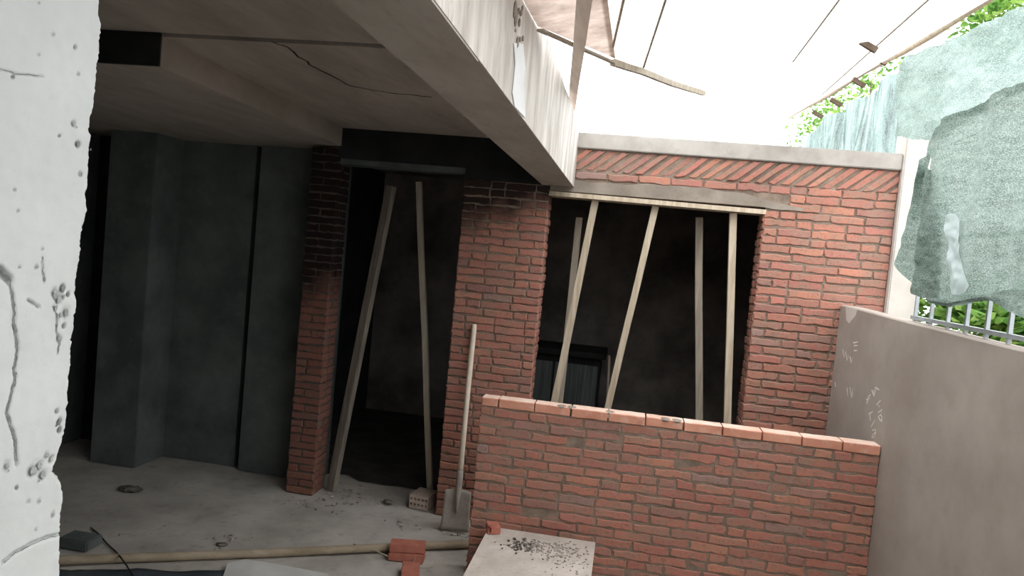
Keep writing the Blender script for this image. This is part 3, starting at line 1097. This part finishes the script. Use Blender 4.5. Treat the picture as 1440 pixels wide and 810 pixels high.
# ------------------------------------------------------------------ board on a brick pier, with crumbs
ZB = .35
bl_, br_ = atz(684, 741, ZB), atz(836, 762, ZB)
bl_.y = min(bl_.y, LY - .035); br_.y = min(br_.y, LY - .035)
bx0, bx1 = -.735, -.036
by0, by1 = 3.70, 4.735
bm = bmesh.new()
crn = [(bx0 + .02, by1), (bx0, by1 - .02)]
n = 14
outline = [Vector((bx0 + .025, by1, ZB)), Vector((bx0 + .004, by1 - .012, ZB)), Vector((bx0, by1 - .04, ZB))]
outline += [Vector((bx0 + .003 * noise.noise((i, 0, 3)), by1 - .04 - (by1 - by0 - .04) * i / n, ZB)) for i in range(1, n + 1)]
outline += [Vector((bx1, by0 + (by1 - by0) * i / n, ZB)) for i in range(n + 1)]
prism(bm, outline, (0, 0, -.028))
tag(obj('plywood_board', bm, M['board'], origin=((bx0 + bx1) / 2, 4.3, ZB - .028)), 'pale cement-dusted board lying level in front of the low brick wall', 'board')
bm = bmesh.new()
box(bm, bx0 + .045, bx1 - .03, by0 + .05, by1 - .01, 0, ZB - .03, 1)
brickwork(bm, (bx0 + .04, by1 - .005, 0), -Y_, Z, -X, by1 - by0 - .06, ZB - .032, heads=.3)
brickwork(bm, (bx0 + .04, by0 + .045, 0), X, Z, -Y_, bx1 - bx0 - .06, ZB - .032, heads=.3)
struct('brick_pier', bm, BM, 'low brick pier carrying the dusty board', 'pier')
c = atz(693, 748, ZB)
brick_thing((c.x, c.y - .01, ZB + .001), .45, 'broken red brick end lying on the corner of the dusty board', None, L=.085, W=.08, T=.06, chip=.05)

def crumbs(bm, cx, cy, sx, sy, n, r0, r1, z, inside=None):
    for k in range(n):
        x, y = random.gauss(cx, sx), random.gauss(cy, sy)
        if inside and not inside(x, y): continue
        r = random.uniform(r0, r1)
        bmesh.ops.create_icosphere(bm, subdivisions=1, radius=r, matrix=Matrix.Translation((x, y, z + r * .6)) @ Matrix.Rotation(random.uniform(0, 6), 4, 'Z') @ Matrix.Diagonal((random.uniform(.7, 1.6), random.uniform(.6, 1.2), random.uniform(.4, .9), 1)))
    for v in bm.verts:
        v.co += Vector((noise.noise(v.co * 70), noise.noise(v.co * 70 + Vector((5, 0, 0))), 0)) * .003
onb = lambda x, y: bx0 + .02 < x < bx1 - .02 and by0 < y < by1 - .02
bm = bmesh.new()
c = atz(735, 768, ZB)
crumbs(bm, c.x, c.y, .05, .05, 90, .004, .012, ZB, onb)
o = obj('dark_rubble', bm, M['dark_debris'], origin=(c.x, c.y, ZB))
tag(o, 'small heap of dark mortar crumbs on the dusty board', 'rubble', None, 'stuff')
bm = bmesh.new()
c = atz(775, 772, ZB)
crumbs(bm, c.x, c.y, .12, .06, 170, .003, .009, ZB, onb)
c = atz(800, 785, ZB)
crumbs(bm, c.x, c.y, .10, .10, 110, .003, .008, ZB, onb)
o = obj('pale_rubble', bm, M['debris'], origin=(c.x, c.y, ZB))
tag(o, 'pale mortar crumbs scattered over the dusty board', 'rubble', None, 'stuff')
bm = bmesh.new()
for (u, v, sx, sy, n, r1) in ((545, 707, .05, .03, 16, .014), (480, 700, .12, .12, 40, .012), (500, 690, .2, .1, 30, .01), (440, 712, .15, .08, 26, .010), (560, 735, .08, .04, 10, .012), (640, 752, .12, .02, 22, .012),
                             (300, 765, .3, .1, 12, .010), (320, 758, .05, .02, 8, .016), (430, 655, .3, .1, 14, .012)):
    c = atz(u, v, 0)
    crumbs(bm, c.x, c.y, sx, sy, n, .004, r1, 0)
o = obj('floor_rubble', bm, M['debris'], origin=(-1.7, 5.6, 0))
tag(o, 'small mortar crumbs scattered on the concrete floor', 'rubble', None, 'stuff')
def lump(u, v, r, mat, label, flat=.6):
    c = atz(u, v, 0)
    bm = bmesh.new()
    bmesh.ops.create_icosphere(bm, subdivisions=3, radius=r, matrix=Matrix.Diagonal((1.3, .9, flat, 1)))
    for q in bm.verts:
        q.co *= 1 + .35 * noise.noise(q.co * 30 + Vector((u, v, 0)))
    mz = min(q.co.z for q in bm.verts)
    o = obj('clod', bm, mat)
    o.location = (c.x, c.y, -mz - .001)
    tag(o, label, 'clod')
lump(545, 709, .032, M['dark_debris'], 'dark clod on the floor left of the perforated brick')
lump(563, 734, .018, M['coping'], 'small white chip of plaster on the floor near the shovel', .4)
lump(311, 768, .03, M['dark_debris'], 'dark clod on the floor behind the long pole', .4)
lump(183, 690, .07, M['dark_debris'], 'flat dark clod on the floor near the plastered corner', .25)

# dark cabinet inside the room
cbn = thing('cabinet', 'dark low cabinet standing inside the room, seen through the window', 'cabinet', (-.5, 7.6, 0))
ct = at(850, 497, 7.5)
cl_ = at(748, 490, 7.5)
xa, xb, zt = -1.15, ct.x, ct.z
bm = bmesh.new(); box(bm, xa - .04, xb + .02, 7.42, 8.05, zt - .06, zt, bev=.006); obj('cabinet_top', bm, M['black'], cbn)
bm = bmesh.new(); box(bm, xa, xb - .03, 7.5, 8.0, .12, zt - .06); obj('body', bm, M['black'], cbn)
for xq0, xq1 in ((xa + .02, (xa + xb) / 2 - .01), ((xa + xb) / 2 + .01, xb - .05)):
    bm = bmesh.new(); box(bm, xq0, xq1, 7.478, 7.502, .16, zt - .14, bev=.004); d_ = obj('door', bm, M['cabinet'], cbn)
for xq in (xa + .03, xb - .07):
    for yq in (7.53, 7.95):
        bm = bmesh.new(); box(bm, xq, xq + .04, yq, yq + .04, .002, .12); obj('leg', bm, M['black'], cbn)
bm = bmesh.new()
a, b = at(857, 500, 7.3), at(861, 525, 7.3)
lath(bm, a, Vector((a.x + .06, 7.3, .004)), .02, .02)
tag(obj('stick', bm, M['timber_grey'], origin=(a.x, 7.3, 0)), 'thin pale stick standing beside the dark cabinet', 'stick')

# ------------------------------------------------------------------ canopy over the passage
def cz(x, y):
    return 3.12 + .0716 * (y - 3.3) + .23 * (x + .49)
def oncan(u, v, dzz=0.0):                   # meets the canopy plane
    d = _ray(u, v)
    # H + t dz = c + .0716 t dy + .23 t dx
    c0 = 3.12 - .0716 * 3.3 + .23 * .49 + dzz
    t = (c0 - H) / (d.z - .0716 * d.y - .23 * d.x)
    p = d * t
    p.z += H
    return p
can = thing('canopy', 'translucent white sheet canopy over the passage, between beam and green net', 'canopy', (0.6, 3.3, 3.1))
E0, E1, E2, E3 = oncan(760, 36), oncan(862, 83), oncan(905, 97), oncan(946, 114)
ENDY = 9.3
sheets = [                                   # x at near end, x at far end, far y (left, right), material
    ((-.476, E0.x), (E1.x, E1.x), (E0.y, E1.y), 'sheet_dirty'),
    ((E1.x, E1.x), (E2.x, E2.x), (E1.y, E2.y), 'sheet_cream'),
    ((E2.x, E2.x), (E3.x + .12, E3.x + .12), (E2.y, E3.y + .2), 'sheet'),
    ((E3.x + .12, E3.x + .12), (1.02, 1.02), (ENDY, ENDY), 'sheet'),
    ((1.02, 1.02), (1.40, 1.40), (ENDY, ENDY), 'sheet'),
    ((1.40, 1.40), (1.74, 1.70), (ENDY, ENDY), 'sheet')]
for k, (xl, xr, ye, mt) in enumerate(sheets):
    bm = bmesh.new()
    nu2, nv2 = 10, 26
    g = {}
    for i in range(nu2 + 1):
        for j in range(nv2 + 1):
            a_ = i / nu2; b_ = j / nv2
            xx0 = xl[0] + (xl[1] - xl[0]) * b_
            xx1 = xr[0] + (xr[1] - xr[0]) * b_
            x = xx0 - .012 + (xx1 + .024 - xx0) * a_
            y1 = ye[0] + (ye[1] - ye[0]) * a_
            y = -1.5 + (y1 + 1.5) * b_
            z = cz(x, y) + .004 * math.sin(a_ * math.tau * 5) + .006 * (k % 2)
            g[i, j] = bm.verts.new((x, y, z))
    for i in range(nu2):
        for j in range(nv2):
            bm.faces.new((g[i, j], g[i + 1, j], g[i + 1, j + 1], g[i, j + 1]))
    o = obj('roof_sheet', bm, M[mt], can, smooth=True)
    if k == 0: o['label'] = 'stained tan roof sheet'
# battens: along the ragged end, and along the laps
for pts, r in (([E0, E1], .010), ([E1, E2, E3, oncan(990, 128)], .034)):
    bm = bmesh.new()
    for i in range(len(pts) - 1):
        lath(bm, pts[i] - Vector((0, 0, .018)), pts[i + 1] - Vector((0, 0, .018)), .03, r, face=(0, 0, 1), seg=4)
    obj('batten', bm, M['timber_grey'], can)
for (a, b) in (((877, 0), (862, 66)), ((936, 0), (905, 95)), ((1180, 0), (1115, 87)), ((1305, 0), (1156, 133))):
    A, B = oncan(*a, -.014), oncan(*b, -.014)
    bm = bmesh.new()
    tube(bm, [B, A, A + (A - B).normalized() * 1.5], .006, 6)
    obj('lap_wire', bm, M['timber_grey'], can)
# edge pole with dark clamps
bm = bmesh.new()
PA, PB = atx(1110, 165, 1.72), atx(1392, 0, 1.72)
n = 20
ext = PB + (PB - PA) * .9
pts = [PA.lerp(ext, i / n) + Vector((0, 0, .012 * math.sin(i * 1.3))) for i in range(n + 1)]
tube(bm, pts, .022, 10)
ep = obj('edge_pole', bm, M['timber'], can)
for u, v in ((1308, 37), (1238, 83), (1208, 115), (1176, 143), (1150, 160), (1222, 63)):
    p = atx(u, v, 1.69) if v != 63 else oncan(u, v, -.02)
    bm = bmesh.new()
    lath(bm, p + Vector((-.05, 0, .02)), p + Vector((.05, .01, -.03)), .035, .03, seg=2)
    obj('clamp', bm, M['bark'], ep)
bm = bmesh.new()                             # rafter strut from the beam end up under the canopy
A = at(804, 152, 5.60); B = oncan(822, 2, -.05)
lath(bm, A, B + (B - A).normalized() * .8, .055, .045, face=(0, -.3, -1), seg=8, seed=3)
tag(obj('rafter', bm, M['pale_wood'], origin=tuple(A)), 'pale timber rafter slanting from the beam end up under the stained sheets', 'rafter')

# ------------------------------------------------------------------ green nets
def netmesh(outline_top, outline_bot, u_n, v_n, onto, fold, seed, rag=.007):
    """cloth between a top and a bottom edge given as picture points set on the net's own plane"""
    bm = bmesh.new()
    def along(pl, k):
        f = k * (len(pl) - 1)
        i = min(int(f), len(pl) - 2)
        return pl[i].lerp(pl[i + 1], f - i)
    T = [onto(*p) for p in outline_top]
    B = [onto(*p) for p in outline_bot]
    g = {}
    for i in range(u_n + 1):
        for j in range(v_n + 1):
            p = along(T, i / u_n).lerp(along(B, i / u_n), j / v_n)
            d = fold(p, i / u_n, j / v_n)
            edge_ = rag * (noise.noise((i * .35, j * .35, seed)) + .5 * noise.noise((i * 1.3, j * 1.3, seed))) if j in (0, v_n) or i in (0, u_n) else 0
            g[i, j] = bm.verts.new(p + Vector((d, .2 * d, edge_)))
    for i in range(u_n):
        for j in range(v_n):
            bm.faces.new((g[i, j], g[i + 1, j], g[i + 1, j + 1], g[i, j + 1]))
    return bm
def fold1(p, a, b):
    # swags from the top corner, wrinkles across below
    w = .045 * noise.noise((p.y * 2.2, p.z * 2.2, 1)) + .022 * noise.noise((p.y * 3 + p.z * 5, p.z * 9 - p.y * 5, 2))
    w += .010 * noise.noise((p.y * 18, p.z * 26, 3)) + .014 * math.sin((p.z * 1.0 + p.y * 1.6) * 14 + 3 * noise.noise((p.y * 3, p.z * 3, 9))) * (1 - b)
    return w
net = thing('shade_net', 'large green shade net hanging over the railing, right of the column', 'net', (1.7, 4.4, 2.1))
NX = -.03
bm = netmesh([(1265, 92), (1282, 76), (1330, 58), (1385, 32), (1440, 4), (1640, -110)],
             [(1259, 191), (1290, 197), (1322, 196), (1352, 172), (1440, 127), (1640, 76)], 90, 50, lambda u, v: ong(u, v, NX), fold1, 1)
obj('upper_drape', bm, M['net_upper'], net, smooth=True)
def fold2(p, a, b):
    return -.045 + fold1(p, 0, 1) * .8 + .028 * math.sin(p.y * 13 + p.z * 2 + 2 * noise.noise((p.y * 2, p.z * 2, 7)))
bm = netmesh([(1313, 198), (1318, 178), (1350, 165), (1385, 145), (1440, 120), (1640, 70)],
             [(1300, 414), (1322, 425), (1345, 432), (1380, 424), (1440, 418), (1640, 455)], 100, 80, lambda u, v: ong(u, v, NX), fold2, 2)
obj('lower_drape', bm, M['net'], net, smooth=True)
bm = netmesh([(1310, 205), (1306, 222), (1300, 235), (1312, 240), (1330, 240)],
             [(1264, 356), (1272, 382), (1284, 408), (1302, 416), (1330, 428)], 24, 40, lambda u, v: ong(u, v, NX), lambda p, a, b: -.02 + .03 * math.sin(a * 14 + b * 2) + .01 * noise.noise((p.y * 20, p.z * 12, 5)), 3)
obj('loose_flap', bm, M['net'], net, smooth=True)
bm = netmesh([(1330, 420), (1360, 426), (1400, 415), (1440, 408), (1560, 420)], [(1320, 428), (1352, 432), (1410, 424), (1440, 442), (1560, 485)], 40, 10, lambda u, v: ong(u, v, NX),
             lambda p, a, b: -.05 - .035 * math.sin(b * 3.14) + .01 * noise.noise((p.y * 14, p.z * 14, 5)), 4)
obj('rolled_hem', bm, M['net'], net, smooth=True)

bm = netmesh([(1338, 318), (1341, 306), (1346, 301), (1352, 302), (1358, 308), (1362, 318)], [(1351, 405), (1355, 413), (1364, 417), (1374, 417), (1382, 413), (1387, 404)], 20, 40, lambda u, v: ong(u, v, NX),
             lambda p, a, b: -.024 + fold2(p, a, b), 5, 0)
o = obj('thin_patch', bm, M['net_bright'], net, smooth=True)  # pale layer laid on the net to imitate light coming through
o['label'] = 'bright worn patch in the net'

XN = 2.05
bm = netmesh([(1122, 207), (1150, 182), (1165, 163), (1190, 152), (1205, 140), (1225, 125), (1240, 112), (1262, 104), (1290, 100)],
             [(1118, 230), (1150, 232), (1180, 235), (1200, 237), (1215, 239), (1230, 240), (1245, 241), (1262, 243), (1290, 245)], 110, 24, lambda u, v: atx(u, v, XN),
             lambda p, a, b: .11 * noise.noise((p.y * 3.0, p.z * .6, 8)) + .05 * noise.noise((p.y * 8.0, p.z * 1.4, 3)) + .05 * math.sin(p.y * 7), 6)
tag(obj('shade_net', bm, M['net_far'], origin=(XN, 8, 2.5), smooth=True), 'pale streaked net sagging beyond the coping, left of the column', 'net')

# ------------------------------------------------------------------ railing on the grey wall
ra = thing('railing', 'grey steel railing on top of the grey wall, below the green net', 'railing', (1.7, 4.2, 1.95))
def rp(Y, z): return Vector((xg(Y) + .075, Y, z))
for nm, zz, r in (('bottom_rail', .022, .012), ('top_rail', .50, .016)):
    bm = bmesh.new()
    lath(bm, rp(4.74, zg(4.74) + zz), rp(1.0, zg(1.0) + zz), .03, .022, face=(0, 0, 1), seg=4, wob=0)
    obj(nm, bm, M['rail'], ra)
yy = 4.71
while yy > 1.1:
    bm = bmesh.new()
    p = rp(yy, 0)
    box(bm, p.x - .009, p.x + .009, yy - .009, yy + .009, zg(yy) + .002, zg(yy) + .50)
    obj('baluster', bm, M['rail'], ra)
    yy -= .19

# ------------------------------------------------------------------ trees beyond
def tree(loc, h, spots, n, label, lf=.07):
    t = thing('tree', label, 'tree', loc, 'trees beyond the grey wall')
    bm = bmesh.new()
    L = Vector(loc)
    tube(bm, [L, L + Vector((.05, .03, h * .35)), L + Vector((-.03, .05, h * .7)), L + Vector((.04, 0, h))], [.07, .06, .045, .02], 10)
    for (c, r) in spots:
        c = Vector(c)
        st = L + Vector((0, 0, min(h * .75, max(.5, c.z - .6))))
        tube(bm, [st, st.lerp(c, .5) + Vector((0, 0, .08)), c], [.028, .018, .008], 6)
    obj('trunk', bm, M['bark'], t)
    bm = bmesh.new()
    for (c, r) in spots:
        c = Vector(c)
        for k in range(n):
            d = Vector((random.gauss(0, 1), random.gauss(0, 1), random.gauss(0, 1))).normalized() * r * random.random() ** .45
            p = c + d
            a = Vector((random.gauss(0, 1), random.gauss(0, 1), random.gauss(0, .5))).normalized()
            b = a.cross(Vector((random.gauss(0, .4), random.gauss(0, .4), 1))).normalized()
            nn = a.cross(b)
            l = lf * random.uniform(.6, 1.4); w = l * .34
            pts = [p, p + a * l * .35 + b * w + nn * .006, p + a * l * .75 + b * w * .7, p + a * l - nn * .015, p + a * l * .75 - b * w * .7, p + a * l * .35 - b * w + nn * .006]
            vs = [bm.verts.new(x) for x in pts]
            bm.faces.new((vs[0], vs[1], vs[2], vs[3])); bm.faces.new((vs[0], vs[3], vs[4], vs[5]))
    obj('foliage', bm, M['leaf'], t)
def T(u, v, x): return tuple(atx(u, v, x))
tree((2.75, 9.6, 0), 4.0, [(T(1138, 185, 2.7), .45), (T(1165, 165, 2.7), .40), (T(1195, 150, 2.7), .45), (T(1225, 115, 2.7), .45)], 240, 'leafy tree beyond the pale streaked net, left of the column')
tree((2.9, 5.6, 0), 4.2, [(T(1400, 12, 2.7), .40), (T(1425, 40, 2.7), .35)], 420, 'leafy tree showing over the top of the large net at upper right')
tree((2.7, 4.6, 0), 2.4, [(T(1335, 435, 2.5), .26), (T(1375, 440, 2.5), .26), (T(1410, 450, 2.5), .26), (T(1435, 462, 2.5), .28)], 330, 'low leafy tree seen between the railing bars', .09)

# ------------------------------------------------------------------ light: bright overcast sky
w = bpy.data.worlds.new('sky')
SC.world = w
w.use_nodes = True
nt = w.node_tree
bg = nt.nodes['Background']
tc = N(nt, 'ShaderNodeTexCoord')
sp = N(nt, 'ShaderNodeSeparateXYZ')
nt.links.new(tc.outputs['Generated'], sp.inputs[0])
c = ramp(nt, sp.outputs['Z'], [(0.0, (.50, .52, .53)), (.2, (.66, .68, .70)), (.7, (1.0, 1.0, 1.0)), (1.0, (1.0, 1.0, 1.0))])
nt.links.new(c, bg.inputs['Color'])
bg.inputs['Strength'].default_value = 5.2

SC.view_settings.view_transform = 'Standard'
SC.view_settings.look = 'None'
SC.view_settings.gamma = 1.0
SC.view_settings.use_curve_mapping = False
SC.view_settings.exposure = 0.0
SC.cycles.max_bounces = 10
SC.cycles.diffuse_bounces = 6
SC.cycles.transparent_max_bounces = 16
